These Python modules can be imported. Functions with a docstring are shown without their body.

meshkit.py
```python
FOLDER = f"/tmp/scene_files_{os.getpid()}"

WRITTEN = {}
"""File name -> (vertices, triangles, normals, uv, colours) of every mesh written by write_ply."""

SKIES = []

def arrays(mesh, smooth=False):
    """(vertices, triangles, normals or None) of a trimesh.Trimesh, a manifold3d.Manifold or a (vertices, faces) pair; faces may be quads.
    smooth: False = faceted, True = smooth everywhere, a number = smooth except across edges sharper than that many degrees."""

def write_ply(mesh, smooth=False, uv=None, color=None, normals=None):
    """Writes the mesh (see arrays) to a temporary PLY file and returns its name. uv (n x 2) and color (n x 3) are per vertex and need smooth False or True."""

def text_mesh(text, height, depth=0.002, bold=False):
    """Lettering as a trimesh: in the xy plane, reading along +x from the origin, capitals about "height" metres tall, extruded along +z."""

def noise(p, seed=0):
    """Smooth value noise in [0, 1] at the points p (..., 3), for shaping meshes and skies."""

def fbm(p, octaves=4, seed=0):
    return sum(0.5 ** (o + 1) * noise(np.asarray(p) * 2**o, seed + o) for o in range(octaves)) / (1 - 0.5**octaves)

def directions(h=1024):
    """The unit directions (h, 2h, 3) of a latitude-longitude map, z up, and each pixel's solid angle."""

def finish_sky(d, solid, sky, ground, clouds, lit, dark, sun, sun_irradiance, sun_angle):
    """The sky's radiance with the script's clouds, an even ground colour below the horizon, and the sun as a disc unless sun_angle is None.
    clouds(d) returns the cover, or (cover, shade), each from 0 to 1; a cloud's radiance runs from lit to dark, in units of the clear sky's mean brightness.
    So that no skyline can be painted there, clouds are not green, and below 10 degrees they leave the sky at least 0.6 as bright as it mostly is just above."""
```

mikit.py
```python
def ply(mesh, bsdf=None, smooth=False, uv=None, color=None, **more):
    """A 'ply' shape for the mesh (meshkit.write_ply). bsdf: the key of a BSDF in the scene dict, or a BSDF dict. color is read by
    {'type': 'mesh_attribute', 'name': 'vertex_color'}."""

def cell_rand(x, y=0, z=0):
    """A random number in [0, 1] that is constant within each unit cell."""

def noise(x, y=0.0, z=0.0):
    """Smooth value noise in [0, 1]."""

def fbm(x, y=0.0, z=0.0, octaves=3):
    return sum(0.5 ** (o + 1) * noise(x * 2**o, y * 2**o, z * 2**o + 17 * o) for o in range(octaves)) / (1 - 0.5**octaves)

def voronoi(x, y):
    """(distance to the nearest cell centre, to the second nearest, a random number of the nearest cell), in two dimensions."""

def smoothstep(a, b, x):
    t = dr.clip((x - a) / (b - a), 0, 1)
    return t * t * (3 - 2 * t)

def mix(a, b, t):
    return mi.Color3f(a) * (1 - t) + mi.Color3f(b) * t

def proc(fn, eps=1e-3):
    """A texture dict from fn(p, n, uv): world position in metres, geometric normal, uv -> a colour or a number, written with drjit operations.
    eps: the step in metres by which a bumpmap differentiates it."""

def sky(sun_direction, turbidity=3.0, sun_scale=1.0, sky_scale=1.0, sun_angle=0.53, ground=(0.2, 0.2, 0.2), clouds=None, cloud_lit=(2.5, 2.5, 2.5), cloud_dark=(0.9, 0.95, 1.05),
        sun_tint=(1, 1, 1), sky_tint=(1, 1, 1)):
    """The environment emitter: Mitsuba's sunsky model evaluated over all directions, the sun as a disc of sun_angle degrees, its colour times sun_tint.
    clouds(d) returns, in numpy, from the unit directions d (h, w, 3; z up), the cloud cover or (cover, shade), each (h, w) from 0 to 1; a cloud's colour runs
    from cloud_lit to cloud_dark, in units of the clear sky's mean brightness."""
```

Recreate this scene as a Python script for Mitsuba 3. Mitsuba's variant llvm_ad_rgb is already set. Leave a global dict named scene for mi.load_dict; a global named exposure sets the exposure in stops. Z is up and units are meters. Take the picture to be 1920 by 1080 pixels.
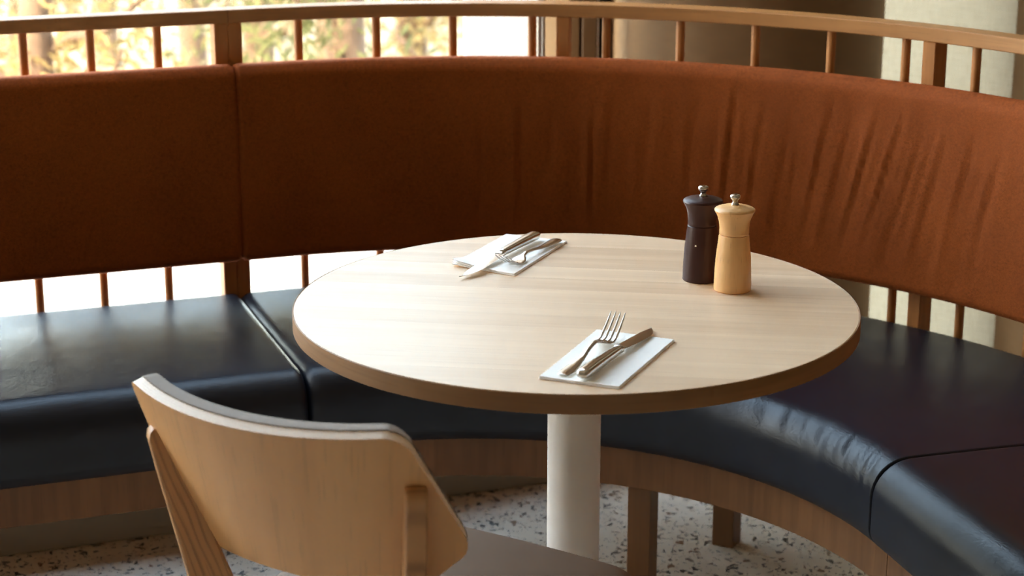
import math, random
import numpy as np, trimesh
import drjit as dr
import mitsuba as mi
import mikit, meshkit
from shapely.geometry import Polygon, Point
from mikit import proc, noise, fbm, voronoi, smoothstep, mix, cell_rand

T = mi.ScalarTransform4f
scene, labels = {}, {}
rng = random.Random(7)
nrg = np.random.default_rng(7)

# ------------------------------------------------------------------ camera, sky, lamps, exposure
CAM = np.array([0.0, -2.673, 1.5364])
FW = np.array([-0.0324, 0.9608, -0.2752])
UP = np.array([-0.0105, 0.275, 0.9614])
scene['camera'] = {'type': 'thinlens', 'fov': 29.26, 'fov_axis': 'x', 'aperture_radius': 0.006, 'focus_distance': 2.85,
                   'near_clip': 0.05, 'far_clip': 200.0, 'to_world': T().look_at(origin=CAM.tolist(), target=(CAM + FW).tolist(), up=UP.tolist())}
exposure = 1.88
SUN = (-0.55, -0.62, 0.62)
scene['sky'] = mikit.sky(SUN, turbidity=4.0, sun_scale=2.5, sky_scale=26.0, ground=(0.35, 0.33, 0.3), sky_tint=(1.25, 1.0, 0.72))
LAMP = 0.5            # radiance of the ceiling downlights
LAMP_TINT = (1.0, 0.80, 0.58)

# ------------------------------------------------------------------ helpers
def rgb(r, g, b):
    def lin(v):
        v /= 255.0
        return v / 12.92 if v < 0.04045 else ((v + 0.055) / 1.055) ** 2.4
    return [lin(r), lin(g), lin(b)]

def taken(key):
    return key in scene or any(k.startswith(key + '__') for k in scene)

def numbered(key):
    if not taken(key):
        return key
    n = 1
    while taken(f'{key}_{n:03d}'):
        n += 1
    return f'{key}_{n:03d}'

def add(name, mesh, bsdf, smooth=False, parent=None, label=None, kind=None, uv=None, **more):
    key = numbered(parent + '__' + name if parent else name)
    scene[key] = mikit.ply(mesh, bsdf, smooth=smooth, uv=uv, **more)
    e = {}
    if label: e['label'] = label
    if kind: e['kind'] = kind
    if e: labels[key] = e
    return key

def thing(name, label, category, group=None):
    key = name if name not in labels and not taken(name) else numbered_label(name)
    labels[key] = {'label': label, 'category': category}
    if group: labels[key]['group'] = group
    return key

def numbered_label(name):
    n = 1
    while f'{name}_{n:03d}' in labels or taken(f'{name}_{n:03d}'):
        n += 1
    return f'{name}_{n:03d}'

def box(lo, hi, bevel=0.0):
    lo, hi = np.array(lo, float), np.array(hi, float)
    m = trimesh.creation.box(extents=hi - lo)
    if bevel > 0:
        pts = []
        for v in m.vertices:
            s = np.sign(v)
            for ax in range(3):
                w = v.copy(); w[[i for i in range(3) if i != ax]] -= s[[i for i in range(3) if i != ax]] * bevel
                pts.append(w)
        m = trimesh.Trimesh(*hull(np.array(pts)), process=False)
    m.apply_translation((lo + hi) / 2)
    return m

def hull(pts):
    h = trimesh.convex.convex_hull(pts)
    return h.vertices, h.faces

def oriented(m, origin, xdir):
    """rotate about z so that local +x points along xdir (2d), then move."""
    c, s = xdir
    M = np.eye(4); M[:2, :2] = [[c, -s], [s, c]]; M[:3, 3] = origin
    m = m.copy(); m.apply_transform(M); return m

def lathe(profile, n=48):
    prof = np.array(profile, float)
    ang = np.arange(n) * 2 * np.pi / n
    k = len(prof)
    v = np.stack([np.outer(np.cos(ang), prof[:, 0]), np.outer(np.sin(ang), prof[:, 0]), np.tile(prof[:, 1], (n, 1))], -1).reshape(-1, 3)
    f = []
    for i in range(n):
        j = (i + 1) % n
        for a in range(k - 1):
            p, q, r_, s_ = i * k + a, j * k + a, j * k + a + 1, i * k + a + 1
            if prof[a, 0] > 1e-9: f.append((p, q, r_))
            if prof[a + 1, 0] > 1e-9: f.append((p, r_, s_))
    m = trimesh.Trimesh(v, f, process=False); m.merge_vertices(); m.update_faces(m.nondegenerate_faces())
    return m

def tube(points, radii, sides=10, squash=1.0, cap=True):
    p = np.asarray(points, float); n = len(p)
    radii = np.broadcast_to(radii, (n,))
    t = np.gradient(p, axis=0); t /= np.linalg.norm(t, axis=1, keepdims=True) + 1e-12
    ref = np.array([0, 0, 1.0]) if abs(t[:, 2]).mean() < 0.8 else np.array([1.0, 0, 0])
    a = np.cross(t, ref); a /= np.linalg.norm(a, axis=1, keepdims=True) + 1e-12
    b = np.cross(a, t)
    ang = np.arange(sides) * 2 * np.pi / sides
    v = p[:, None] + radii[:, None, None] * (np.cos(ang)[None, :, None] * a[:, None] + squash * np.sin(ang)[None, :, None] * b[:, None])
    return loft(v, cap)

def loft(v, cap=True):
    """v (n, k, 3): closed rings joined along n; flat fan caps."""
    n, k = v.shape[:2]
    i, j = np.meshgrid(np.arange(n - 1), np.arange(k), indexing='ij'); i, j = i.ravel(), j.ravel()
    A, B, C_, D = i * k + j, i * k + (j + 1) % k, (i + 1) * k + (j + 1) % k, (i + 1) * k + j
    f = [np.stack([A, B, C_], 1), np.stack([A, C_, D], 1)]
    verts = v.reshape(-1, 3)
    if cap:
        c0, c1 = v[0].mean(0), v[-1].mean(0)
        verts = np.vstack([verts, c0, c1])
        j = np.arange(k)
        f.append(np.stack([np.full(k, n * k), (j + 1) % k, j], 1))
        f.append(np.stack([np.full(k, n * k + 1), (n - 1) * k + j, (n - 1) * k + (j + 1) % k], 1))
    m = trimesh.Trimesh(verts, np.vstack(f), process=False)
    if m.volume < 0: m.invert()
    return m

def spline(pts, n):
    from scipy.interpolate import PchipInterpolator
    pts = np.array(pts, float)
    s = np.r_[0, np.cumsum(np.linalg.norm(np.diff(pts[:, :3], axis=0), axis=1))]
    return PchipInterpolator(s, pts)(np.linspace(0, s[-1], n))

# ------------------------------------------------------------------ materials
def principled(col, rough=0.5, **k):
    return {'type': 'principled', 'base_color': col if isinstance(col, dict) else {'type': 'rgb', 'value': list(col)}, 'roughness': rough, **k}

def mat(key, bsdf, bump=None, scale=0.001, two=False):
    if bump is not None:
        bsdf = {'type': 'bumpmap', 'arbitrary': bump, 'scale': scale, 'bsdf': bsdf}
    if two:
        bsdf = {'type': 'twosided', 'bsdf': bsdf}
    scene[key] = bsdf

CX, CY = -0.15, -0.0284          # centre of the bench's arc
THETA = 0.38328                  # turn of the straight left run
NDIR = np.array([-math.sin(THETA), math.cos(THETA)])
TDIR = np.array([math.cos(THETA), math.sin(THETA)])

def grain(along, across, deep, base, dark, light, fig=1.0):
    """oak: long fibres and a broader figure. along, across, deep in metres."""
    f = fbm(along * 4, across * 60, deep * 60, 3)
    g = noise(along * 18, across * 420, deep * 420)
    h = noise(along * 0.9 + 7, across * 14, deep * 14)
    c = mix(dark, light, dr.clip(0.15 + 0.7 * f * fig + 0.25 * (h - 0.5), 0, 1))
    pore = smoothstep(0.70, 0.92, g) * 0.20
    return mix(c, mi.Color3f(base) * 0.55, pore)

def wood_table(p, n, uv):
    a, b = p.x * 0.995 - p.y * 0.095, p.x * 0.095 + p.y * 0.995
    strip = dr.floor(b / 0.062)
    tone = cell_rand(strip, 3)
    z = p.z * 1.0
    f = fbm(a * 3.0 + tone * 40, b * 55, z * 55, 3)
    g = noise(a * 11 + tone * 9, b * 380, z * 380)
    edge = dr.abs(b / 0.062 - strip - 0.5) * 2
    c = mix(rgb(205, 172, 139), rgb(235, 207, 176), dr.clip(f * 0.6 + tone * 0.45, 0, 1))
    c = mix(c, rgb(150, 115, 80), smoothstep(0.72, 0.95, g) * 0.08)
    return mix(c, rgb(226, 204, 178), smoothstep(0.975, 0.995, edge) * 0.35)

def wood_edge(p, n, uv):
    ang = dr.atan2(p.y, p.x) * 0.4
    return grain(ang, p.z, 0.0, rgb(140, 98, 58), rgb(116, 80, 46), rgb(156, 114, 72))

def wood_rail(p, n, uv):
    x, y = p.x - CX, p.y - CY
    ang = dr.atan2(y, x) * 1.2
    s = x * TDIR[0] + y * TDIR[1]
    a = dr.select(s < 0, s, ang)
    r = dr.sqrt(x * x + y * y)
    return grain(a, p.z, r, rgb(168, 114, 62), rgb(144, 94, 48), rgb(190, 138, 84))

def wood_post(p, n, uv):
    return grain(p.z, p.x * 1.3, p.y * 1.3, rgb(166, 108, 54), rgb(140, 86, 40), rgb(186, 126, 68))

def wood_bench_leg(p, n, uv):
    return grain(p.z, p.x * 1.3, p.y * 1.3, rgb(112, 76, 44), rgb(92, 60, 32), rgb(130, 92, 56))

def wood_apron(p, n, uv):
    x, y = p.x - CX, p.y - CY
    s = x * TDIR[0] + y * TDIR[1]
    ang = dr.select(s < 0, s, dr.atan2(y, x) * -0.7)
    cath = noise(ang * 9, p.z * 2.0 + noise(ang * 30, p.z * 8) * 0.3)
    c = grain(p.z * 1.4, ang, 0.0, rgb(112, 74, 40), rgb(94, 60, 31), rgb(132, 90, 52))
    return c * (0.86 + 0.28 * cath)

AX = 0.5139
CH_F = np.array([math.sin(AX), math.cos(AX)]); CH_L = np.array([math.cos(AX), -math.sin(AX)])

def wood_shell(p, n, uv):
    l = p.x * CH_L[0] + p.y * CH_L[1]
    a, b = p.z * 0.96 + l * 0.26, l * 0.96 - p.z * 0.26
    return grain(a, b * 0.8, 0.0, rgb(205, 150, 96), rgb(196, 141, 87), rgb(216, 163, 108), 0.9)

def wood_leg(p, n, uv):
    f = p.x * CH_F[0] + p.y * CH_F[1]
    l = p.x * CH_L[0] + p.y * CH_L[1]
    w = f * 0.77 - dr.abs(l) * 0.64 + p.z * 0.30
    w2 = w + 0.016 * (noise(p.z * 7, w * 22, 1.0) - 0.5) + 0.006 * noise(p.z * 22, w * 60, 5.0)
    ring = 0.5 + 0.5 * dr.sin(w2 * 640)
    c = mix(rgb(186, 136, 88), rgb(142, 94, 54), dr.power(ring, 4) * 0.6)
    return mix(c, rgb(120, 78, 42), smoothstep(0.7, 0.95, noise(p.z * 20, w * 600, 3)) * 0.25)

def ply_edge(p, n, uv):
    st = 0.5 + 0.5 * dr.cos(uv.y * 2 * math.pi * 4.0)
    return mix(rgb(250, 232, 214), rgb(206, 172, 136), dr.power(st, 3) * 0.6)

def fabric_rust(p, n, uv):
    x, y = p.x - CX, p.y - CY
    a = dr.atan2(y, x) * 1.15
    w = noise(a * 1000, p.z * 420) * 0.5 + noise(a * 420, p.z * 1000) * 0.5
    big = fbm(a * 9, p.z * 6, 2.0, 3)
    c = mix(rgb(103, 48, 16), rgb(156, 81, 34), dr.clip((w - 0.5) * 0.85 + 0.5 + (big - 0.5) * 0.35, 0, 1))
    return c

def fabric_bump(p, n, uv):
    x, y = p.x - CX, p.y - CY
    a = dr.atan2(y, x) * 1.15
    return noise(a * 900, p.z * 300) * 0.5 + noise(a * 320, p.z * 900) * 0.5

def leather(p, n, uv):
    m = fbm(p.x * 14, p.y * 14, p.z * 14, 3)
    return mix(rgb(12, 18, 28), rgb(21, 28, 42), m)

def leather_bump(p, n, uv):
    return noise(p.x * 520, p.y * 520, p.z * 520) * 0.6 + noise(p.x * 230 + 5, p.y * 230, p.z * 230) * 0.4 + 2.0 * noise(p.x * 30, p.y * 30, p.z * 30)

def leather_rough(p, n, uv):
    return 0.31 + 0.12 * fbm(p.x * 9 + 3, p.y * 9, p.z * 9, 2)

def terrazzo(p, n, uv):
    base = mix(rgb(238, 230, 216), rgb(218, 208, 192), fbm(p.x * 22, p.y * 22, 1.0, 3))
    def chips(c, sc, dens, seed, stretch):
        ca, sa = math.cos(seed * 1.3), math.sin(seed * 1.3)
        wx = noise(p.x * sc * 1.7, p.y * sc * 1.7, seed) - 0.5
        wy = noise(p.x * sc * 1.7 + 31, p.y * sc * 1.7, seed) - 0.5
        u = (p.x * ca - p.y * sa) * sc + wx * 1.1 + seed * 13.7
        v = (p.x * sa + p.y * ca) * sc * stretch + wy * 1.1
        d, e, w = voronoi(u, v)
        size = 0.10 + 0.30 * cell_rand(dr.floor(w * 9973), seed + 5)
        m = smoothstep(0.0, 0.05, size - d) * dr.select(w < dens, 1.0, 0.0) * smoothstep(0.02, 0.08, e - d)
        t = cell_rand(dr.floor(w * 7919), seed + 9)
        col = dr.select(t < 0.55, mi.Color3f(rgb(48, 46, 44)), dr.select(t < 0.8, mi.Color3f(rgb(112, 104, 96)), mi.Color3f(rgb(120, 92, 66))))
        return mix(c, col, m)
    c = chips(base, 46.0, 0.42, 1.0, 1.5)
    c = chips(c, 70.0, 0.30, 2.0, 1.4)
    return chips(c, 130.0, 0.22, 3.0, 1.3)

def plaster(col):
    def fn(p, n, uv):
        return mi.Color3f(col) * (0.93 + 0.12 * fbm(p.x * 30, p.y * 30, p.z * 90, 3))
    return fn

def mill_wood(p, n, uv):
    x, y = p.x - 0.2275, p.y - 0.0759
    f = fbm(x * 90, y * 90, p.z * 9, 3)
    g = noise(x * 500, y * 500, p.z * 45)
    return mix(mix(rgb(212, 158, 98), rgb(236, 190, 132), f), rgb(176, 124, 74), smoothstep(0.75, 0.97, g) * 0.3)

def linen(p, n, uv):
    w = noise(p.x * 40, p.y * 40, p.z * 420) * 0.5 + noise(p.x * 420, p.y * 420, p.z * 40) * 0.5
    return mix(rgb(142, 129, 108), rgb(162, 150, 130), w)

mat('mat_table', principled(proc(wood_table), 0.42, specular=0.4))
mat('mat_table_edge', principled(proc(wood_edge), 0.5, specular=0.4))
mat('mat_rail', principled(proc(wood_rail), 0.45, specular=0.45))
mat('mat_post', principled(proc(wood_post), 0.45, specular=0.45))
mat('mat_bench_leg', principled(proc(wood_bench_leg), 0.5, specular=0.4))
mat('mat_apron', principled(proc(wood_apron), 0.5, specular=0.4))
mat('mat_shell', principled(proc(wood_shell), 0.42, specular=0.45))
mat('mat_leg', principled(proc(wood_leg), 0.42, specular=0.45))
mat('mat_ply', principled(proc(ply_edge), 0.5))
mat('mat_rust', principled(proc(fabric_rust), 0.85, specular=0.15, sheen=1.3, sheen_tint=0.7), proc(fabric_bump, 3e-4), 0.0006)
mat('mat_leather', principled(proc(leather), proc(leather_rough), specular=0.36), proc(leather_bump, 4e-4), 0.0004)
mat('mat_grey_vinyl', principled(rgb(130, 112, 98), 0.65, specular=0.25))
mat('mat_steel', principled((0.62, 0.60, 0.57), 0.13, metallic=1.0, specular=0.5))
mat('mat_blade', principled((0.50, 0.47, 0.43), 0.12, metallic=1.0, specular=0.5))
mat('mat_napkin', principled(rgb(254, 252, 249), 0.85, specular=0.3), two=True)
mat('mat_dark_mill', principled(rgb(56, 27, 22), 0.38, specular=0.3))
mat('mat_mill', principled(proc(mill_wood), 0.36, specular=0.6))
mat('mat_white_dot', principled(rgb(235, 232, 225), 0.5))
mat('mat_white_metal', principled(rgb(226, 220, 214), 0.42, specular=0.5))
mat('mat_floor', principled(proc(terrazzo), 0.38, specular=0.4))
mat('mat_kerb', principled(rgb(150, 138, 120), 0.7))
mat('mat_ceiling', principled(rgb(168, 158, 142), 0.9), two=True)
mat('mat_wall', principled(proc(plaster(rgb(150, 130, 104))), 0.85), two=True)
scene['mat_blind'] = {'type': 'principledthin', 'base_color': proc(linen), 'roughness': 0.8, 'diff_trans': 1.1, 'spec_trans': 0.0}
mat('mat_column', principled(proc(plaster(rgb(128, 103, 74))), 0.8))
mat('mat_jamb', principled(rgb(196, 166, 128), 0.8))
mat('mat_bronze', principled(rgb(84, 60, 36), 0.5, specular=0.4))
mat('mat_alu', principled(rgb(150, 146, 142), 0.45, metallic=0.4))
mat('mat_white_paint', principled(rgb(238, 236, 232), 0.8))
mat('mat_pillar', principled(rgb(224, 224, 228), 0.8))
mat('mat_glass', {'type': 'thindielectric', 'int_ior': 1.3})
mat('mat_paving', principled(rgb(222, 214, 200), 0.9))
mat('mat_bark', principled(rgb(100, 82, 68), 0.9))
def leafmat(key, col):
    scene[key] = {'type': 'principledthin', 'base_color': {'type': 'rgb', 'value': rgb(*col)}, 'roughness': 0.6, 'diff_trans': 1.0}
leafmat('mat_leaf_yellow', (160, 142, 100)); leafmat('mat_leaf_green', (114, 118, 82)); leafmat('mat_leaf_pale', (156, 144, 116))
mat('mat_hedge_ground', principled(rgb(120, 108, 88), 0.95))

# ------------------------------------------------------------------ the setting
def wall(name, a, b, z0, z1, thick, material, label):
    a, b = np.array(a, float), np.array(b, float)
    d = b - a; L = np.linalg.norm(d); d /= L
    m = box((0, 0, z0), (L, thick, z1))
    return add(name, oriented(m, (a[0], a[1], 0), d), material, label=label, kind='structure')

def wp(off, k):
    """point on a line parallel to the window: offset OFF from the arc's centre, K along it."""
    return np.array([CX, CY]) + off * NDIR + k * TDIR

KL, KR, KF = -3.3, 0.700, 0.648
def ground_plan(off):
    a, b = wp(off, KL), wp(off, KR)
    return Polygon([a, b, (b[0], 1.795), (0.046, 1.795), (0.046, 2.26), (0.64, 2.13), (1.30, 1.62), (3.5, 1.70), (3.5, -5.7), (a[0], -5.7)])
def plate(pg, z0, z1):
    m = trimesh.creation.extrude_polygon(pg, z1 - z0, engine='earcut'); m.apply_translation((0, 0, z0)); return m
add('floor', plate(ground_plan(1.46), -0.05, 0.0), 'mat_floor', label='white terrazzo floor with dark and brown stone chips', kind='structure')
add('ceiling', plate(ground_plan(1.46), 2.9, 3.05), 'mat_ceiling', label='plain off white ceiling', kind='structure')
m = box((KL, 0, 0), (KR, 0.36, 0.13), 0.004)
add('trim_1', oriented(m, (*(np.array([CX, CY]) + 1.098 * NDIR), 0), TDIR), 'mat_kerb', label='low greige window kerb below the banquette', kind='structure')
# window 1: one long pane behind the straight run of the banquette
w1 = 'window_1'
labels[w1] = {'label': 'tall glass window behind the banquette looking onto sunlit trees', 'kind': 'structure'}
pane = box((KL, 0, 0.13), (KR - 0.012, 0.001, 2.85))
pane = trimesh.Trimesh([(KL, 0, .13), (KR - .012, 0, .13), (KR - .012, 0, 2.85), (KL, 0, 2.85)], [(0, 1, 2), (0, 2, 3)], process=False)
add('pane', oriented(pane, (*(np.array([CX, CY]) + 1.42 * NDIR), 0), TDIR), 'mat_glass', parent=w1, label='clear glass pane')
for k0, k1, y0, y1 in ((KF - 0.014, KF - 0.0085, -0.02, 0.02), (KF - 0.0075, KF - 0.0035, -0.03, 0.03), (KF - 0.0025, KF + 0.002, -0.02, 0.02)):
    add('frame', oriented(box((k0, y0, 0.13), (k1, y1, 2.85)), (*(np.array([CX, CY]) + 1.42 * NDIR), 0), TDIR), 'mat_alu', parent=w1)
add('frame', oriented(box((KL, -0.025, 2.85), (KR, 0.025, 2.9)), (*(np.array([CX, CY]) + 1.42 * NDIR), 0), TDIR), 'mat_alu', parent=w1)
for k in (-1.9,):
    add('frame', oriented(box((k - 0.02, -0.025, 0.13), (k + 0.02, 0.025, 2.85)), (*(np.array([CX, CY]) + 1.42 * NDIR), 0), TDIR), 'mat_alu', parent=w1)
# reveal beside the window, dark bronze door stile, alcove with a second window
add('trim_2', box((-0.078, 1.60, -0.02), (-0.020, 1.70, 3.2)), 'mat_jamb', label='beige jamb outside the glass beside the window frame', kind='structure')
d1 = 'door_1'
labels[d1] = {'label': 'dark bronze door stiles between the window and the round column', 'kind': 'structure'}
add('stile', box((-0.030, 1.75, 0), (0.0035, 1.79, 2.9), 0.002), 'mat_bronze', parent=d1)
add('stile', box((0.0085, 1.75, 0), (0.0425, 1.79, 2.9), 0.002), 'mat_bronze', parent=d1)
add('gasket', box((0.0035, 1.765, 0), (0.0085, 1.785, 2.9)), 'mat_dark_mill', parent=d1, label='black rubber gasket')
add('edge_strip', box((0.0425, 1.755, 0), (0.0465, 1.79, 2.9)), 'mat_white_paint', parent=d1, label='pale edge strip')
wall('wall_side', (0.046, 1.85), (0.046, 2.27), 0, 2.9, 0.03, 'mat_wall', 'short beige wall beside the round column')
wall('wall_back', (0.046, 2.22), (0.64, 2.08), 0, 2.9, 0.05, 'mat_wall', 'beige wall behind the round column')
w2 = 'window_2'
labels[w2] = {'label': 'narrow side window between the dark door stiles and the round column', 'kind': 'structure'}
add('pane', trimesh.Trimesh([(.046, 1.79, .03), (.046, 1.85, .03), (.046, 1.85, 2.85), (.046, 1.79, 2.85)], [(0, 1, 2), (0, 2, 3)], process=False), 'mat_glass', parent=w2)
add('frame', box((0.036, 1.79, 2.85), (0.056, 1.85, 2.9)), 'mat_alu', parent=w2)
add('frame', box((0.036, 1.79, 0.0), (0.056, 1.85, 0.03)), 'mat_alu', parent=w2)
wall('wall_back_001', (1.24, 1.585), (3.5, 1.585), 0, 2.9, 0.12, 'mat_wall', 'beige wall on the right behind the second round column')
bl = thing('roller_blind', 'cream translucent roller blind between the two round columns', 'blind')
BA, BB = np.array([0.60, 2.06]), np.array([1.26, 1.575])
bd = (BB - BA) / np.linalg.norm(BB - BA); BL = np.linalg.norm(BB - BA)
add('sheet', oriented(trimesh.Trimesh([(0, 0, 0.02), (BL, 0, 0.02), (BL, 0, 2.84), (0, 0, 2.84)], [(0, 1, 2), (0, 2, 3)], process=False), (BA[0], BA[1], 0), bd), 'mat_blind', parent=bl)
add('bottom_bar', oriented(box((0, -0.008, 0.004), (BL, 0.008, 0.024), 0.002), (BA[0], BA[1], 0), bd), 'mat_white_paint', parent=bl)
add('tube', oriented(tube([(0, 0, 2.86), (BL, 0, 2.86)], 0.025, 16), (BA[0], BA[1], 0), bd), 'mat_white_paint', smooth=40, parent=bl)
wall('wall_right', (3.4, -5.6), (3.4, 1.6), 0, 2.9, -0.12, 'mat_wall', 'beige wall on the right side of the room')
wall('wall_front', (-5.6, -5.6), (3.4, -5.6), 0, 2.9, -0.12, 'mat_wall', 'beige wall behind the camera')
e = wp(1.42, KL)
wall('wall_left', (e[0], -5.6), (e[0], e[1]), 0, 2.9, 0.12, 'mat_wall', 'beige wall at the left end of the room')
def add_column(key, x, y, r, label):
    m = lathe([(0, 0), (r, 0), (r, 2.9), (0, 2.9)], 160); m.apply_translation((x, y, 0))
    scene[key] = mikit.ply(m, 'mat_column', smooth=30); labels[key] = {'label': label, 'kind': 'structure'}
add_column('round_column', 0.393, 1.93, 0.318, 'round beige column behind the curved rail, dark on its right side')
add_column('round_column_001', 1.375, 1.72, 0.392, 'round beige column at the right edge, partly out of view')

# ------------------------------------------------------------------ ceiling downlights
def downlight(x, y, label):
    t = thing('ceiling_light', label, 'ceiling light', 'round downlights in the ceiling')
    ring = lathe([(0.13, 2.9), (0.15, 2.9), (0.15, 2.885), (0.13, 2.885), (0.13, 2.9)], 32); ring.apply_translation((x, y, 0))
    add('ring', ring, 'mat_white_paint', smooth=30, parent=t)
    a = np.arange(24) * 2 * np.pi / 24
    v = np.vstack([np.c_[x + .13 * np.cos(a), y + .13 * np.sin(a), np.full(24, 2.892)], [[x, y, 2.892]]])
    f = [(24, (i + 1) % 24, i) for i in range(24)]
    add('diffuser', trimesh.Trimesh(v, f, process=False), 'mat_white_paint', parent=t,
        emitter={'type': 'area', 'radiance': {'type': 'rgb', 'value': [LAMP * c for c in LAMP_TINT]}})
for x, y, where in ((-2.6, -3.6, 'rear left corner of the ceiling'), (-0.6, -3.6, 'above the place behind the camera'), (1.4, -3.6, 'rear right corner of the ceiling'), (-2.6, -1.8, 'left of the camera'), (1.6, -1.8, 'right of the camera'), (1.8, 0.2, 'above the floor right of the banquette')):
    downlight(x, y, f'round recessed downlight, {where}')

# ------------------------------------------------------------------ banquette
PHI0 = math.pi / 2 + THETA       # azimuth where the left straight run begins
PHI1 = math.radians(18.0)        # azimuth where the right run begins
SEAM = 0.076

def path(t):
    """t: list of ('s', metres beyond the left tangent) / ('a', azimuth) / ('r', metres beyond the right tangent) -> base, direction."""
    base, dirs = [], []
    for kind, v in t:
        if kind == 'a':
            base.append((CX, CY)); dirs.append((math.cos(v), math.sin(v)))
        elif kind == 's':
            base.append((CX - TDIR[0] * v, CY - TDIR[1] * v)); dirs.append(tuple(NDIR))
        else:
            d = (math.cos(PHI1), math.sin(PHI1))
            base.append((CX + d[1] * v, CY - d[0] * v)); dirs.append(d)
    return np.array(base), np.array(dirs)

def run(u0, u1, step):
    """sections along the whole bench by a length u measured at radius 1: negative = left straight, 0..A = arc, beyond = right straight."""
    A = PHI0 - PHI1
    us = np.linspace(u0, u1, max(2, int(abs(u1 - u0) / step) + 1))
    return us

def pos(us):
    A = PHI0 - PHI1
    t = [('s', -u) if u < 0 else (('a', PHI0 - u) if u <= A else ('r', u - A)) for u in us]
    return path(t)
A_ARC = PHI0 - PHI1

def section(r0, r1, z0, z1, radii, seg=6, flat=(6, 6, 6, 6)):
    """rounded rectangle in (r, z); radii at (r0,z0), (r1,z0), (r1,z1), (r0,z1); counter-clockwise, with points along the flats too."""
    cs = [((r0, z0), 180, radii[0]), ((r1, z0), 270, radii[1]), ((r1, z1), 0, radii[2]), ((r0, z1), 90, radii[3])]
    out = []
    for (x, z), a0, q in cs:
        cx, cz = x + (q if x == r0 else -q), z + (q if z == z0 else -q)
        for k in range(seg + 1):
            a = math.radians(a0 + 90 * k / seg)
            out.append((cx + q * math.cos(a), cz + q * math.sin(a)))
    pts = []
    n = len(out); per = seg + 1
    for i in range(n):
        pts.append(out[i])
        if (i + 1) % per == 0:
            a, b = np.array(out[i]), np.array(out[(i + 1) % n])
            m = flat[(i + 1) // per - 1]
            for k in range(1, m):
                pts.append(tuple(a + (b - a) * k / m))
    return np.array(pts)

def sweep(us, sec_fn, cap=True):
    base, dirs = pos(us)
    rings = []
    for i, u in enumerate(us):
        s = sec_fn(i, u)
        rings.append(np.c_[base[i, 0] + s[:, 0] * dirs[i, 0], base[i, 1] + s[:, 0] * dirs[i, 1], s[:, 1]])
    return loft(np.array(rings), cap)

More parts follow.
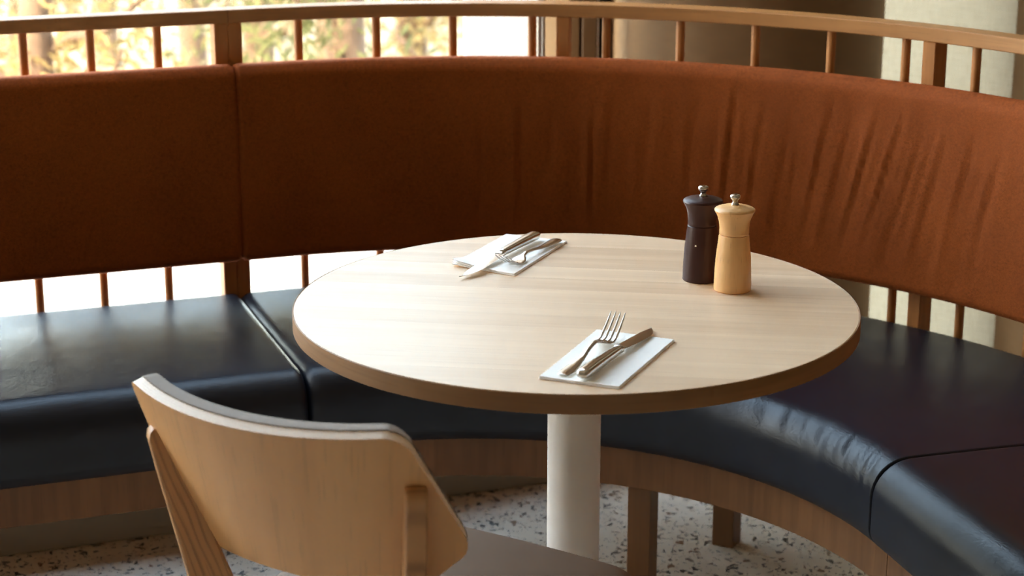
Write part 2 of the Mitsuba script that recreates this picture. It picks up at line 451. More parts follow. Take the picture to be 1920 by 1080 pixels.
def cushion(u0, u1, step, r0, r1, z0, z1, radii, ends, scale_r, extra=None, seg=6, flat=(6, 6, 6, 6)):
    """a padded run with rounded ends. scale_r: radius that turns u into metres on the arc."""
    ea, eb = ends
    core = np.arange(u0 + ea / scale_r, u1 - eb / scale_r, step)
    e0 = u0 + (ea / scale_r) * (1 - np.cos(np.linspace(0, np.pi / 2, 8)))
    e1 = u1 - (eb / scale_r) * (1 - np.cos(np.linspace(np.pi / 2, 0, 8)))
    us = np.r_[e0, core[1:], e1]
    ins = np.r_[ea * (1 - np.sin(np.linspace(0, np.pi / 2, 8))), np.zeros(len(core) - 1), eb * (1 - np.sin(np.linspace(np.pi / 2, 0, 8)))]
    def fn(i, u):
        q = ins[i]
        return section(r0 + q, r1 - q, z0 + q, z1 - q, [max(a - q, 0.003) for a in radii], seg, flat)
    m = sweep(us, fn)
    if extra is not None:
        v = np.array(m.vertices)
        nv = np.array(m.vertex_normals)
        m.vertices = v + extra(v, nv)
    return m

def polar(v):
    x, y = v[:, 0] - CX, v[:, 1] - CY
    return np.degrees(np.arctan2(y, x)), np.hypot(x, y)

FOLDS = [(80.9, 0.02, 0.0045, 0.0040, 0.74, 0.16), (83.0, 0.02, 0.005, 0.0024, 0.74, 0.14), (85.2, 0.03, 0.007, 0.0022, 0.70, 0.15), (88.0, 0.02, 0.008, 0.0020, 0.69, 0.16),
         (92.0, 0.02, 0.010, 0.0016, 0.68, 0.14), (97.0, 0.02, 0.010, 0.0014, 0.68, 0.14), (67.3, 0.08, 0.0075, 0.0042, 0.74, 0.17), (64.6, 0.12, 0.007, 0.0024, 0.72, 0.16), (62.0, 0.15, 0.006, 0.0020, 0.72, 0.14),
         (58.6, 0.20, 0.006, 0.0026, 0.71, 0.15), (56.4, 0.22, 0.0055, 0.0030, 0.72, 0.14), (54.0, 0.26, 0.0065, 0.0042, 0.72, 0.15), (51.6, 0.28, 0.006, 0.0045, 0.72, 0.15), (49.3, 0.30, 0.006, 0.0030, 0.71, 0.13),
         (46.6, 0.26, 0.008, 0.0026, 0.70, 0.14), (43.5, 0.22, 0.008, 0.0022, 0.70, 0.14), (40.5, 0.2, 0.009, 0.002, 0.7, 0.14), (71.0, 0.06, 0.010, 0.0016, 0.72, 0.15), (75.5, 0.04, 0.010, 0.0014, 0.72, 0.15)]
_r = random.Random(4)
FAINT = [(az + _r.uniform(-.6, .6), 0.02 + max(0, 70 - az) * 0.011, _r.uniform(.004, .008), _r.uniform(.0007, .0019), _r.uniform(.69, .75), _r.uniform(.08, .15)) for az in list(np.arange(39, 62, 1.25)) + list(np.arange(63, 105, 2.1))]
def back_folds(v, n):
    """vertical creases of the fabric, strongest on the right of the curve."""
    az, r = polar(v)
    z = v[:, 2]
    a = np.radians(az) * 1.15
    face = np.clip(1 - (r - 1.150) / 0.03, 0, 1)
    midz = np.clip((z - 0.56) / 0.10, 0, 1) * np.clip((0.90 - z) / 0.12, 0, 1)
    wgt = 0.25 + 0.75 * np.exp(-((az - 56) / 11.0) ** 2) + 0.35 * np.exp(-((az - 84) / 5.0) ** 2)
    d = np.zeros_like(a)
    for az0, tilt, wd, dp, zc, zh in FOLDS + FAINT:
        wd, dp = wd * 0.8, dp * 0.72
        x = a - math.radians(az0) * 1.15 + (z - zc) * tilt
        env = np.clip(1 - ((z - zc) / zh) ** 2, 0, 1) ** 0.7
        d += env * dp * (-np.exp(-(x / wd) ** 2) + 0.75 * np.exp(-((x - 1.9 * wd) / (1.2 * wd)) ** 2) + 0.3 * np.exp(-((x + 2.0 * wd) / (1.3 * wd)) ** 2))
    P = np.stack([(a + (z - 0.72) * 0.12) * 26, z * 3.2, np.zeros_like(z)], -1)
    d += (meshkit.noise(P, 3) - 0.5) * 0.006 * wgt
    d = d * face * np.clip((z - 0.535) / 0.05, 0, 1) * np.clip((0.905 - z) / 0.06, 0, 1)
    puff = 0.006 * face * np.clip((z - 0.53) / 0.12, 0, 1) * np.clip((0.91 - z) / 0.12, 0, 1)
    return n * (d + puff)[:, None]

def seat_crown(v, n):
    az, r = polar(v)
    z = v[:, 2]
    top = np.clip((z - 0.42) / 0.03, 0, 1)
    a = np.radians(az)
    # gathers over the front edge near the right seam
    front = np.exp(-((r - 0.665) / 0.035) ** 2) * np.clip((z - 0.35) / 0.05, 0, 1)
    g = meshkit.noise(np.stack([a * 30, z * 4, r * 6], -1), 5) - 0.5
    w = np.exp(-((az - 30) / 14.0) ** 2)
    cr = np.zeros_like(a)
    for k, a0 in enumerate((20.5, 22.6, 24.9, 27.0, 29.8, 33.0, 36.4, 40.0, 44.5)):
        x = (az - a0 - 14 * (v[:, 2] - 0.42) - 30 * (r - 0.66)) / (0.55 + 0.16 * (k % 3))
        cr += (0.0013 - 0.00009 * k) * (-np.exp(-x ** 2) + 0.6 * np.exp(-((x - 2.1) / 1.4) ** 2))
    cr = cr * np.exp(-((r - 0.660) / 0.026) ** 2) * np.clip((z - 0.36) / 0.05, 0, 1) * np.clip((az - 18.6) / 2, 0, 1)
    soft = meshkit.fbm(np.stack([v[:, 0] * 7, v[:, 1] * 7, v[:, 2] * 7], -1), 2, 4) - 0.5
    return n * (g * front * w * 0.004 + cr + soft * 0.0018 * top)[:, None]

SEAT_Z = 0.452
def banquette(label, seat_u, back_u, posts, dowels, legs, frame_u, ends):
    t = thing('banquette', label, 'banquette')
    us = (seat_u[0], seat_u[1])
    add('seat', cushion(us[0], us[1], 0.006, 0.640, 1.222, 0.305, SEAT_Z, (0.035, 0.024, 0.030, 0.062), ends, 0.8, seat_crown, 8, (4, 10, 14, 5)), 'mat_leather', smooth=True, parent=t, label='navy leather seat cushion')
    ap = sweep(run(us[0] + 0.0002, us[1] - 0.0002, 0.02), lambda i, u: section(0.675, 0.699, 0.231, 0.312, (0.002,) * 4, 1, (1, 1, 1, 1)))
    add('apron', ap, 'mat_apron', smooth=30, parent=t, label='oak apron under the seat')
    deck = sweep(run(us[0] + 0.002, us[1] - 0.002, 0.04), lambda i, u: section(0.70, 1.20, 0.262, 0.302, (0.002,) * 4, 1, (1, 1, 1, 1)))
    add('deck', deck, 'mat_apron', smooth=30, parent=t)
    if back_u:
        add('back_cushion', cushion(back_u[0], back_u[1], 0.006, 1.147, 1.206, 0.527, 0.914, (0.020, 0.016, 0.022, 0.026), (0.012, 0.012), 1.15, back_folds, 6, (2, 3, 3, 40)), 'mat_rust', smooth=True, parent=t, label='rust fabric back cushion')
    if frame_u:
        rail = sweep(run(frame_u[0], frame_u[1], 0.015), lambda i, u: section(1.207, 1.255, 0.988, 1.014, (0.0015,) * 4, 1, (1, 1, 1, 1)))
        add('rail', rail, 'mat_rail', smooth=30, parent=t, label='oak top rail')
    for u, w in posts:
        b, d = pos([u]); c0 = b[0] + 1.2085 * d[0]
        m = box((0, -w / 2, 0.16), (0.043, w / 2, 0.988), 0.0012)
        add('post', oriented(m, (c0[0], c0[1], 0), d[0]), 'mat_post', parent=t)
    for u in dowels:
        b, d = pos([u]); c0 = b[0] + 1.229 * d[0]
        m = lathe([(0, 0.20), (0.0085, 0.20), (0.0085, 0.988), (0, 0.988)], 16); m.apply_translation((c0[0], c0[1], 0))
        add('baluster', m, 'mat_post', smooth=40, parent=t)
    for u, r in legs:
        b, d = pos([u]); c0 = b[0] + r * d[0]
        m = box((0, -0.022, 0.0), (0.042, 0.022, 0.268), 0.0015)
        add('leg', oriented(m, (c0[0], c0[1], 0), d[0]), 'mat_bench_leg', parent=t)
    return t

def azu(deg):
    return PHI0 - math.radians(deg)
D_ = [108.86, 101.68, 94.61, 87.25, 80.38, 73.48, 66.43, 59.31, 52.16, 45.32, 38.2, 31.1, 24.0]
banquette('left banquette run with straight navy seat and rust back cushion in front of the window',
          (-1.75, -SEAM - 0.0004), (-1.75, -SEAM - 0.0003), [(-SEAM - 0.01345, 0.0265), (-1.72, 0.0265)], [-0.2095, -0.3363, -0.4602, -0.584, -0.708, -0.832, -0.956, -1.08, -1.204, -1.328, -1.452, -1.576],
          [(-1.3, 0.70), (-1.3, 1.02)], (-1.75, -SEAM - 0.0006), (0.01, 0.012))
banquette('middle banquette run, curved navy seat and creased rust back cushion around the table',
          (-SEAM + 0.0004, A_ARC - 0.0008), (-SEAM + 0.0003, A_ARC - 0.0003), [(-SEAM + 0.01345, 0.0265), (azu(84.33), 0.0265), (azu(49.42), 0.0265), (A_ARC - 0.012, 0.0265)], [azu(x) for x in D_],
          [(azu(67.6), 0.704), (azu(64.0), 1.005)], (-SEAM + 0.0006, A_ARC - 0.0004), (0.022, 0.005))
banquette('right banquette run, navy seat cushion at the bottom right corner of the photo',
          (A_ARC + 0.001, A_ARC + 1.2), (A_ARC + 0.001, A_ARC + 1.2), [(A_ARC + 0.013, 0.0265), (A_ARC + 1.18, 0.0265)], [A_ARC + x for x in (0.14, 0.265, 0.39, 0.515, 0.64, 0.765, 0.89, 1.015)],
          [(A_ARC + 0.9, 0.704), (A_ARC + 0.9, 1.005)], (A_ARC + 0.0006, A_ARC + 1.2), (0.005, 0.01))

# ------------------------------------------------------------------ round table
TZ, TR, TT = 0.75, 0.40, 0.0259
t = thing('round_table', 'round light oak table on a white pedestal in front of the banquette', 'table')
top = lathe([(0, TZ - TT + 0.002), (TR - 0.0015, TZ - TT + 0.002), (TR - 0.0012, TZ - 0.0012), (TR - 0.003, TZ), (0, TZ)], 192)
add('tabletop', top, 'mat_table', smooth=20, parent=t, label='light oak veneer top')
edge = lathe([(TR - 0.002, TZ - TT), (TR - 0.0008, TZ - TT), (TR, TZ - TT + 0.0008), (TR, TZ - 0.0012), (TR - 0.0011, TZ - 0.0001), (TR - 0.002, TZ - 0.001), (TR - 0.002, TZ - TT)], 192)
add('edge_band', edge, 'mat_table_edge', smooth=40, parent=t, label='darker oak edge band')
add('pedestal', lathe([(0, 0.012), (0.0385, 0.012), (0.0385, TZ - TT), (0, TZ - TT)], 64), 'mat_white_metal', smooth=30, parent=t, label='white pedestal tube')
add('base', lathe([(0, 0), (0.21, 0), (0.21, 0.008), (0.205, 0.012), (0, 0.014)], 64), 'mat_white_metal', smooth=30, parent=t, label='white base disc')

# ------------------------------------------------------------------ mills
def mill(name, x, y, wood, label, dot):
    t = thing(name, label, 'pepper mill' if dot else 'salt mill')
    def put(nm, prof, m, lab=None, n=64):
        g = lathe(prof, n); g.apply_translation((x, y, TZ))
        return add(nm, g, m, smooth=35, parent=t, label=lab)
    put('body', [(0, 0.0003), (0.0258, 0.0003), (0.0271, 0.0015), (0.0270, 0.012), (0.0265, 0.030), (0.0253, 0.050), (0.0232, 0.070), (0.0217, 0.0825), (0.0208, 0.0834), (0, 0.0834)], wood)
    hp = spline([(0.0208, 0.0840, 0), (0.0214, 0.0852, 0), (0.0213, 0.090, 0), (0.0218, 0.0975, 0), (0.0231, 0.105, 0), (0.0256, 0.112, 0), (0.0286, 0.1172, 0), (0.0295, 0.1190, 0), (0.0289, 0.1208, 0), (0.0256, 0.1228, 0), (0.0170, 0.1254, 0), (0.0080, 0.1268, 0), (0.0, 0.1270, 0)], 44)[:, :2]
    hp[-1, 0] = 0
    put('head', [(0, 0.0840)] + [tuple(q) for q in hp], wood)
    kp = [(0, 0.1262), (0.0054, 0.1262), (0.0058, 0.1278), (0.0046, 0.1294), (0.0036, 0.1312), (0.0040, 0.1334), (0.0056, 0.1352), (0.0074, 0.1368), (0.0079, 0.1388), (0.0076, 0.1404), (0.0062, 0.1418), (0.0034, 0.1427), (0, 0.1430)]
    put('knob', kp, 'mat_steel', 'polished metal knob', 32)
    if dot:
        a = math.atan2(-0.92, -0.42); r = 0.0247
        d = trimesh.creation.icosphere(2, 0.0014); d.apply_translation((x + r * math.cos(a), y + r * math.sin(a), TZ + 0.0570))
        add('dot', d, 'mat_white_dot', smooth=True, parent=t, label='small white dot')
mill('salt_mill', 0.2275, 0.0759, 'mat_mill', 'pale beech wood mill with metal knob, in front of the dark one', False)
mill('pepper_mill', 0.1850, 0.1290, 'mat_dark_mill', 'dark brown wood mill with metal knob and white dot, behind the pale one', True)

# ------------------------------------------------------------------ napkins
def napkin(corners, label, curl):
    """corners: left-front, front, right, back (2d). a folded paper napkin: three soft layers in one body."""
    c = np.array(corners, float)
    n = 40
    U, V = np.meshgrid(np.linspace(0, 1, n), np.linspace(0, 1, n), indexing='ij')   # U along the long side, V across
    P = lambda u, v: ((1 - u) * (1 - v))[..., None] * c[0] + ((1 - u) * v)[..., None] * c[1] + (u * v)[..., None] * c[2] + (u * (1 - v))[..., None] * c[3]
    meshes = []
    for k in range(3):
        sh = 0.004 * (2 - k) * 0.5 * 0
        uu = U * (1 - 0.006 * k) + 0.002 * k; vv = V * (1 - 0.01 * k) + 0.004 * k
        xy = P(uu, vv)
        z0 = TZ + 0.0003 + 0.0012 * k
        wob = (meshkit.noise(np.stack([U * 6, V * 3, U * 0 + k], -1), 11 + k) - 0.5) * 0.0008
        lift = curl * np.exp(-((1 - 0) * (U / 0.14) ** 2)) * np.clip(1 - V / 0.75, 0, 1) ** 1.3
        z = z0 + np.abs(wob) + lift * (0.5 + 0.5 * k)
        pull = lift * 0.4
        top = np.dstack([xy, z + 0.0009]); bot = np.dstack([xy, z])
        vt = np.vstack([top.reshape(-1, 3), bot.reshape(-1, 3)])
        idx = np.arange(n * n).reshape(n, n)
        q = np.stack([idx[:-1, :-1], idx[1:, :-1], idx[1:, 1:], idx[:-1, 1:]], -1).reshape(-1, 4)
        f = [q[:, [0, 1, 2]], q[:, [0, 2, 3]]]
        f += [x[:, ::-1] + n * n for x in f[:2]]
        rim = np.r_[idx[0, :], idx[1:, -1], idx[-1, -2::-1], idx[-2:0:-1, 0]]
        r2 = np.roll(rim, -1)
        f += [np.stack([rim, rim + n * n, r2], 1), np.stack([r2, rim + n * n, r2 + n * n], 1)]
        m = trimesh.Trimesh(vt, np.vstack(f), process=False); m.fix_normals()
        meshes.append(m)
    t = thing('napkin', label, 'napkin')
    scene[t] = mikit.ply(trimesh.util.concatenate(meshes), 'mat_napkin', smooth=40)
    return t
napkin([(-0.0452, -0.3412), (0.0549, -0.3787), (0.1330, -0.1789), (0.0291, -0.1373)], 'folded white paper napkin at the near side of the table', 0.0)
napkin([(-0.1880, 0.1910), (-0.0908, 0.1344), (-0.0138, 0.3354), (-0.1120, 0.3760)], 'folded white paper napkin at the far side of the table, one corner lifted', 0.0045)
NZ = TZ + 0.0045

# ------------------------------------------------------------------ cutlery
def ribbon(pts, widths, thick, n=60, crown=0.0, exp=2.4):
    """a lofted superellipse bar along a 3d path; widths across, thick = (thickness) per control point."""
    arr = np.c_[np.array(pts, float), np.array(widths, float), np.array(thick, float)]
    s = spline(arr, n)
    p = s[:, :3]; w = s[:, 3]; h = s[:, 4]
    t = np.gradient(p, axis=0); t /= np.linalg.norm(t, axis=1, keepdims=True)
    a = np.cross(t, [0, 0, 1.0]); a /= np.linalg.norm(a, axis=1, keepdims=True)
    b = np.cross(a, t)
    ang = np.arange(20) * 2 * np.pi / 20
    ca, sa = np.cos(ang), np.sin(ang)
    X = np.sign(ca) * np.abs(ca) ** (2 / exp); Y = np.sign(sa) * np.abs(sa) ** (2 / exp)
    v = p[:, None] + (w / 2)[:, None, None] * X[None, :, None] * a[:, None] + (h / 2)[:, None, None] * Y[None, :, None] * b[:, None]
    return loft(v)

def fork(H, e, zs, label):
    """H: end of the handle on the plane; e: plan direction; zs: heights at (end, mid, neck, root, tip)."""
    t = thing('fork', label, 'fork')
    e = np.array(e, float); e /= np.linalg.norm(e); side = np.array([e[1], -e[0]])
    H = np.array(H, float)
    at = lambda d, z, o=0.0: np.r_[H + e * d + side * o, z]
    z0, zm, zn, zr, zt = zs
    ctrl = [(0.0, z0 + .0005, .010, .0014), (0.003, z0, .0170, .0026), (0.012, z0, .0200, .0030), (0.030, z0 + 0.2 * (zm - z0), .0172, .0030), (0.060, zm, .0110, .0034),
            (0.090, zm + 0.75 * (zn - zm), .0068, .0042), (0.112, zn, .0060, .0044), (0.122, zn - 0.28 * (zn - zr), .0082, .0038), (0.131, zn - 0.62 * (zn - zr), .0185, .0030), (0.139, zn - 0.88 * (zn - zr), .0244, .0024), (0.151, zr, .0250, .0020)]
    add('handle', ribbon([at(c[0], c[1]) for c in ctrl], [c[2] for c in ctrl], [c[3] for c in ctrl], 90), 'mat_steel', smooth=50, parent=t)
    for o in (-0.0106, -0.0036, 0.0036, 0.0106):
        k = [(0.149, zr + 0.0002, .0044, .0020), (0.160, zr + 0.10 * (zt - zr), .0040, .0020), (0.172, zr + 0.34 * (zt - zr), .0034, .0019), (0.185, zr + 0.68 * (zt - zr), .0026, .0017), (0.1955, zt, .0012, .0011)]
        add('tine', ribbon([at(c[0], c[1], o * (1 - 0.06 * (c[0] - .149) / .05)) for c in k], [c[2] for c in k], [c[3] for c in k], 24), 'mat_steel', smooth=50, parent=t)

def knife(H, tip, z0, label, flip):
    t = thing('knife', label, 'knife')
    H, tip = np.array(H, float), np.array(tip, float)
    e = (tip - H) / np.linalg.norm(tip - H); side = np.array([e[1], -e[0]])
    L = 0.25
    at = lambda d, z, o=0.0: np.r_[H + e * d + side * o, z]
    ctrl = [(0.0, z0 + .0070, .0090, .0055), (0.003, z0 + .0070, .0150, .0105), (0.010, z0 + .0070, .0182, .0130), (0.03, z0 + .0070, .0178, .0132), (0.075, z0 + .0066, .0152, .0118), (0.112, z0 + .0062, .0136, .0108), (0.1195, z0 + .0062, .0124, .0096)]
    add('handle', ribbon([at(c[0], c[1]) for c in ctrl], [c[2] for c in ctrl], [c[3] for c in ctrl], 50, exp=3.0), 'mat_steel', smooth=50, parent=t)
    ctrl = [(0.119, z0 + .0062, .0128, .0098), (0.1215, z0 + .0062, .0150, .0112), (0.124, z0 + .0062, .0144, .0098), (0.127, z0 + .0060, .0120, .0062), (0.134, z0 + .0058, .0150, .0030)]
    add('bolster', ribbon([at(c[0], c[1]) for c in ctrl], [c[2] for c in ctrl], [c[3] for c in ctrl], 24, exp=2.6), 'mat_steel', smooth=50, parent=t)
    # blade: spine nearly straight, belly curved, lying almost flat
    d = np.linspace(0.130, L, 40)
    k = (d - 0.130) / (L - 0.130)
    back = 0.0085 - 0.0005 * k - 0.0050 * np.clip((k - 0.62) / 0.38, 0, 1) ** 2.2
    belly = -0.0085 - 0.0035 * np.sin(np.pi * np.clip(k * 0.9 + 0.05, 0, 1)) + 0.0145 * np.clip((k - 0.60) / 0.40, 0, 1) ** 2
    rings = []
    for di, ki, b_, c_ in zip(d, k, back, belly):
        z = z0 + .0056 - .0072 * ki
        th = 0.0010 * (1 - 0.5 * ki)
        if b_ - c_ < 0.0006: b_ = c_ + 0.0006
        pts = [(b_, z + th), (c_ * 0.6 + b_ * 0.4, z + th * 0.8 + 0.0006), (c_, z - 0.0002 + 0.0012), (c_, z - 0.0004 + 0.0012), (c_ * 0.6 + b_ * 0.4, z - th * 0.8), (b_, z - th)]
        rings.append([at(di, zz, flip * o) for o, zz in pts])
    add('blade', loft(np.array(rings)), 'mat_blade', smooth=25, parent=t)

fork((-0.0151, -0.3420), (0.37, 0.93), (NZ + .0015, NZ + .0045, NZ + .0125, NZ + .0030, NZ + .0300), 'steel fork on the near napkin, tines pointing away from the camera')
knife((0.0082, -0.3583), (0.1078, -0.1284), NZ, 'steel knife on the near napkin, blade over its far edge', -1)
fork((-0.0283, 0.3270), (-0.425, -0.905), (NZ + .0035, NZ + .0045, NZ + .0085, NZ + .0020, NZ + .0235), 'steel fork on the far napkin, tines resting across the knife')
knife((-0.0620, 0.3400), (-0.1730, 0.1000), NZ + 0.0012, 'steel knife on the far napkin, blade reaching onto the table', 1)

# ------------------------------------------------------------------ dining chair
Q = dict(l0=-0.0051, f0=-0.7605, zt=0.7979, rec=0.4395, Rc=0.353, wt=0.2049, wm=0.2405, hm=0.1409, wb=0.1488, hb=0.2125, r=0.0306, sag=0.0085, sagb=-0.0068)
def chair_xyz(l, f, z):
    l, f, z = np.broadcast_arrays(np.asarray(l, float), np.asarray(f, float), np.asarray(z, float))
    xy = l[..., None] * CH_L + f[..., None] * CH_F
    return np.concatenate([xy, z[..., None]], -1)
def shell_pt(st, off):
    """off > 0: towards the table (in front of the rear face), measured along the shell's own normal."""
    s, tt = st[:, 0], st[:, 1]
    Rc = Q['Rc']; cr, sr = math.cos(Q['rec']), math.sin(Q['rec'])
    l = (Rc - off * cr) * np.sin(s / Rc); f = Rc - (Rc - off * cr) * np.cos(s / Rc)
    return chair_xyz(Q['l0'] + l, Q['f0'] + f - tt * math.tan(Q['rec']), Q['zt'] + tt + off * sr * np.cos(s / Rc) * 0.9)

def shell_outline(shrink=0.0, r=None):
    q = Q
    pg = Polygon([(q['wt'], 0), (q['wm'], -q['hm']), (q['wb'], -q['hb']), (-q['wb'], -q['hb']), (-q['wm'], -q['hm']), (-q['wt'], 0)])
    r = r or q['r']
    return pg.buffer(-r).buffer(r - shrink, quad_segs=10)

def warp(b):
    b = np.array(b, float)
    k = (b[:, 1] + Q['hb']) / Q['hb']
    b[:, 1] += k * Q['sag'] * (b[:, 0] / Q['wt']) ** 2 + (1 - k) * Q['sagb'] * (b[:, 0] / Q['wb']) ** 2
    return b

def slab(pg, o0, o1, bulge=None, h=0.012):
    """the flat outline meshed finely, wrapped onto the shell between the offsets o0 and o1: (rear, front, rim)."""
    rim = np.array(pg.exterior.segmentize(0.006).coords)[:-1]
    n = len(rim)
    inner = []
    x0, y0, x1, y1 = pg.bounds
    for x in np.arange(x0, x1, h):
        for y in np.arange(y0, y1, h):
            if pg.buffer(-h * 0.55).contains(Point(x, y)): inner.append((x, y))
    pts = np.vstack([rim, inner])
    from scipy.spatial import Delaunay
    tri = Delaunay(pts).simplices
    cen = pts[tri].mean(1)
    keep = np.array([pg.buffer(1e-6).contains(Point(*c)) for c in cen])
    tri = tri[keep]
    a = pts[tri]
    cr = (a[:, 1, 0] - a[:, 0, 0]) * (a[:, 2, 1] - a[:, 0, 1]) - (a[:, 1, 1] - a[:, 0, 1]) * (a[:, 2, 0] - a[:, 0, 0])
    tri[cr < 0] = tri[cr < 0][:, ::-1]
    w = warp(pts)
    off1 = np.full(len(pts), o1)
    if bulge:
        dist = np.array([pg.exterior.distance(Point(*q)) for q in pts])
        off1 = o0 + (o1 - o0) * np.sqrt(np.clip(1 - (1 - np.clip(dist / bulge, 0, 1)) ** 2, 0, 1)) * 0.999 + 0.0002
    A = shell_pt(w, o0); B = shell_pt(w, off1)
    rear = trimesh.Trimesh(A, tri, process=False); front = trimesh.Trimesh(B, tri[:, ::-1], process=False)
    i = np.arange(n); j = (i + 1) % n
    V = np.vstack([A[:n], A[:1], B[:n], B[:1]])
    uv = np.vstack([np.c_[np.arange(n + 1) * 0.006, np.zeros(n + 1)], np.c_[np.arange(n + 1) * 0.006, np.ones(n + 1)]])
    i = np.arange(n); F = np.vstack([np.stack([i, n + 1 + i, i + 1], 1), np.stack([i + 1, n + 1 + i, n + 2 + i], 1)])
    rimm = trimesh.Trimesh(V, F, process=False)
    return rear, front, rimm, uv

t = thing('dining_chair', 'oak plywood dining chair with grey padded seat at the near side of the table', 'chair')
PLY = 0.0135
rear, front, rimm, uv = slab(shell_outline(), 0.0, PLY)
faces = trimesh.util.concatenate([rear, front])
sh = add('backrest', faces, 'mat_shell', smooth=60, parent=t, label='curved oak plywood back shell')
scene[numbered(sh + '__edge')] = mikit.ply(rimm, {'type': 'twosided', 'bsdf': {'type': 'ref', 'id': 'mat_ply'}}, smooth=True, uv=uv)
labels[sh + '__edge'] = {'label': 'pale layered plywood edge'}
r2, f2, m2, uv2 = slab(shell_outline(-0.0012), PLY + 0.0004, PLY + 0.021, bulge=0.011, h=0.006)
pad = trimesh.util.concatenate([r2, f2]); pad.merge_vertices(digits_vertex=5); pad.fix_normals()
add('back_pad', pad, 'mat_grey_vinyl', smooth=60, parent=t, label='grey upholstered back pad')

def fin(A, g, side, poly, th, name):
    """a flat board standing in the vertical plane through A = (l, f) along g (local), thickened from that plane towards side; poly in (w, z)."""
    pg = Polygon(poly).buffer(-0.005).buffer(0.005, quad_segs=6)
    nrm = np.array([g[1], -g[0]]); nrm = nrm * (1 if nrm[0] * side > 0 else -1)
    rings, caps = [], []
    e = 0.0035
    for o, q in ((0, e), (e * 0.3, e * 0.3), (e, 0.0), (th - e, 0.0), (th - e * 0.3, e * 0.3), (th, e)):
        ln = pg.buffer(-q).exterior
        ps = np.array([ln.interpolate(d).coords[0] for d in np.linspace(0, ln.length, 160, endpoint=False)])
        k = np.argmin(np.hypot(ps[:, 0] - poly[0][0], ps[:, 1] - poly[0][1])); ps = np.roll(ps, -k, axis=0)
        to3 = lambda w: chair_xyz(*(np.array(A) + w[:, :1] * np.array(g) + nrm * o).T, w[:, 1])
        rings.append(to3(ps))
        if o in (0, th):
            cv, cf = trimesh.creation.triangulate_polygon(Polygon(ps), engine='earcut')
            caps.append(trimesh.Trimesh(to3(np.asarray(cv)), cf, process=False))
    m = trimesh.util.concatenate([loft(np.array(rings), cap=False)] + caps); m.merge_vertices(digits_vertex=6); m.fix_normals()
    return add(name, m, 'mat_leg', smooth=40, parent=t, label='tapered oak leg')
REARLEG = [(-0.0125, 0.7255), (-0.0105, 0.7375), (0.000, 0.7420), (0.008, 0.734), (0.031, 0.678), (0.057, 0.606), (0.082, 0.538), (0.100, 0.450), (0.090, 0.400), (0.020, 0.130), (-0.008, 0.0), (-0.036, 0.0), (-0.016, 0.130), (0.034, 0.400), (0.037, 0.470), (0.0265, 0.546), (0.0097, 0.622), (-0.0020, 0.675)]
DL = math.radians(40)
for sd in (-1, 1):
    fin((0.175 * sd, -0.685), (-sd * math.sin(DL), math.cos(DL)), sd, REARLEG, 0.025, 'leg')
for sd in (-1, 1):
    fin((0.180 * sd, -0.235), (0.0, 1.0), sd, [(-0.025, 0.40), (0.020, 0.40), (0.040, 0.0), (0.013, 0.0)], 0.024, 'leg')
# seat: a padded rounded square
def seat_pad():
    pg = Polygon([(-0.190, -0.63), (0.190, -0.63), (0.226, -0.185), (-0.226, -0.185)]).buffer(-0.05).buffer(0.05, quad_segs=12)
    pg = Polygon([(x, y + 0.012 * (1 - (x / 0.22) ** 2) * (y > -0.3)) for x, y in pg.exterior.segmentize(0.01).coords])
    rings = []
    prof = [(0.012, 0.4285), (0.003, 0.430), (0.0, 0.436), (0.0, 0.445), (0.004, 0.453), (0.012, 0.459), (0.024, 0.4625), (0.05, 0.4645), (0.09, 0.4655), (0.14, 0.466), (0.185, 0.466)]
    for q, z in prof:
        ln = pg.buffer(-q).exterior
        ps = np.array([ln.interpolate(d).coords[0] for d in np.linspace(0, ln.length, 200, endpoint=False)])
        k = np.argmin(np.abs(np.arctan2(ps[:, 1] + 0.40, ps[:, 0]) - 0.0)); ps = np.roll(ps, -k, axis=0)
        rings.append(chair_xyz(ps[:, 0], ps[:, 1], np.full(len(ps), z)))
    m = loft(np.array(rings)); m.fix_normals(); return m
add('seat', seat_pad(), 'mat_grey_vinyl', smooth=50, parent=t, label='grey padded seat')
pg = Polygon([(-0.178, -0.62), (0.178, -0.62), (0.210, -0.20), (-0.210, -0.20)]).buffer(-0.03).buffer(0.03)
ring = np.array(pg.exterior.segmentize(0.02).coords)[:-1]
add('seat_frame', loft(np.array([chair_xyz(ring[:, 0], ring[:, 1], np.full(len(ring), z)) for z in (0.392, 0.4285)])), 'mat_leg', smooth=30, parent=t, label='oak seat frame')

# ------------------------------------------------------------------ outdoors
add('terrace', oriented(box((-8, 0, -0.12), (3.0, 2.6, 0.004)), (*(np.array([CX, CY]) + 1.46 * NDIR), 0), TDIR), 'mat_paving', label='pale stone terrace outside the window', kind='structure')
g = trimesh.creation.box(extents=(90, 90, 0.2)); g.apply_translation((0, 10, -0.75))
add('garden_ground', g, 'mat_hedge_ground', label='sandy sunlit ground below the trees', kind='structure')
tp = thing('terrace_pillar', 'square white pillar standing outside the window', 'pillar')
scene[tp] = mikit.ply(box((-0.272, 1.96, -0.02), (-0.100, 2.08, 3.2), 0.004), 'mat_pillar')

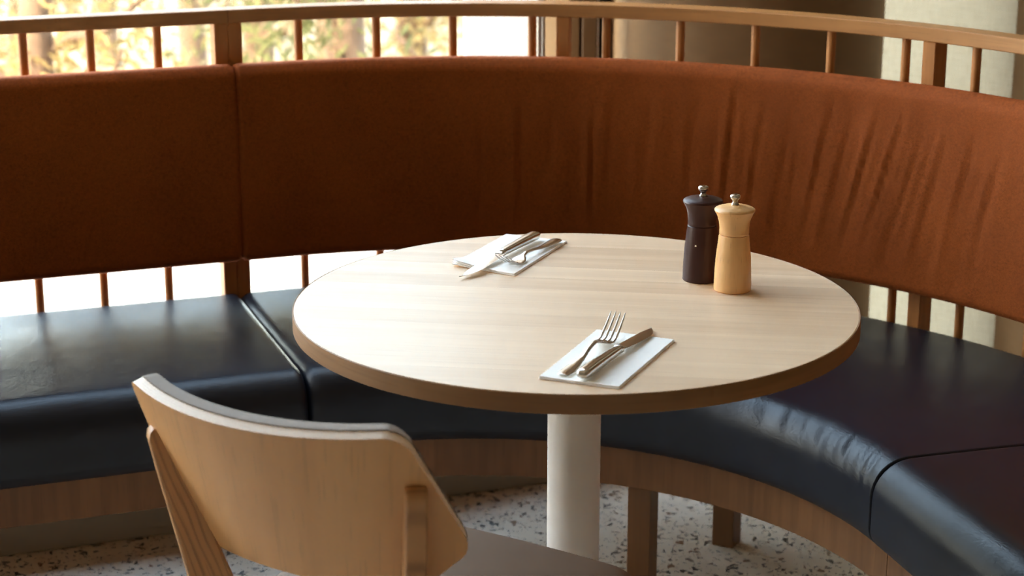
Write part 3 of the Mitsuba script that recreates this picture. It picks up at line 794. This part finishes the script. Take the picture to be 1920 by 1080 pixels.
def leaves(centres, n, spread, size, seed):
    r = np.random.default_rng(seed)
    c = centres[r.integers(0, len(centres), n)] + r.normal(0, 1, (n, 3)) * spread
    a = r.normal(0, 1, (n, 3)); a /= np.linalg.norm(a, axis=1, keepdims=True)
    b = np.cross(a, r.normal(0, 1, (n, 3))); b /= np.linalg.norm(b, axis=1, keepdims=True)
    nn = np.cross(a, b)
    L = size * r.uniform(0.6, 1.3, (n, 1)); W = L * 0.26
    v = np.stack([c - a * L, c - a * L * .1 + b * W + nn * L * .08, c + a * L, c - a * L * .1 - b * W + nn * L * .08], 1).reshape(-1, 3)
    i = np.arange(n)[:, None] * 4
    f = np.vstack([i + [0, 1, 2], i + [0, 2, 3]])
    return trimesh.Trimesh(v, f, process=False)

def tree(x, y, h, lean, nleaf, leaf, seed, label, name='tree', group='trees outside the window'):
    r = np.random.default_rng(seed)
    t = thing(name, label, 'tree', group)
    base = np.array([x, y, -0.66])
    trunk = np.array([base + np.array([lean[0] * k + 0.05 * math.sin(5 * k + seed), lean[1] * k, h * k]) for k in np.linspace(0, 1, 14)])
    add('trunk', tube(trunk, np.linspace(0.085, 0.03, 14), 10), 'mat_bark', smooth=True, parent=t)
    tips, br = [], []
    for q in range(20):
        k = r.integers(2, 13); p0 = trunk[k]
        d = r.normal(0, 1, 3); d[2] = abs(d[2]) * 0.8 + 0.1; d /= np.linalg.norm(d)
        L = r.uniform(0.35, 0.8)
        pts = [p0]
        for s_ in range(7):
            d = d + r.normal(0, .22, 3); d /= np.linalg.norm(d)
            pts.append(pts[-1] + d * L / 7); tips.append(pts[-1])
        br.append(tube(np.array(pts), np.linspace(0.034, 0.008, 8), 6))
    add('branches', trimesh.util.concatenate(br), 'mat_bark', smooth=True, parent=t, kind='stuff')
    add('foliage', leaves(np.array(tips), int(nleaf * 1.7), 0.15, 0.042, seed), leaf, parent=t, kind='stuff')
tree(-2.15, 5.0, 3.0, (0.15, 0.0), 2200, 'mat_leaf_yellow', 3, 'yellow leaved tree at the far left of the window')
tree(-0.98, 5.0, 3.0, (0.1, 0.0), 2600, 'mat_leaf_green', 13, 'green leaved tree nearest to the white pillar')
tree(-1.62, 6.7, 3.2, (0.3, 0.0), 2400, 'mat_leaf_pale', 8, 'pale tree with a slanting trunk behind the rail joint')
tree(-2.75, 6.8, 3.2, (0.2, 0.0), 2400, 'mat_leaf_pale', 5, 'pale leaved tree in the second row at the far left')
tree(-2.2, 8.5, 3.4, (0.1, 0.0), 2800, 'mat_leaf_green', 22, 'green tree in the third row behind the yellow one')
tree(-0.95, 8.4, 3.4, (-0.1, 0.0), 2800, 'mat_leaf_yellow', 27, 'yellow green tree in the third row near the white pillar')
tree(-3.2, 10.3, 3.6, (0.2, 0.0), 3000, 'mat_leaf_pale', 21, 'pale tree in the last row on the left')
tree(-1.65, 10.4, 3.6, (0.0, 0.0), 3000, 'mat_leaf_pale', 24, 'pale tree in the last row towards the white pillar')
tree(-3.7, 5.2, 3.2, (0.1, 0.0), 2400, 'mat_leaf_green', 31, 'green tree outside, out of view to the left')
tree(-5.3, 4.8, 3.2, (-0.1, 0.0), 2400, 'mat_leaf_yellow', 33, 'yellow leaved tree outside, far out of view to the left')
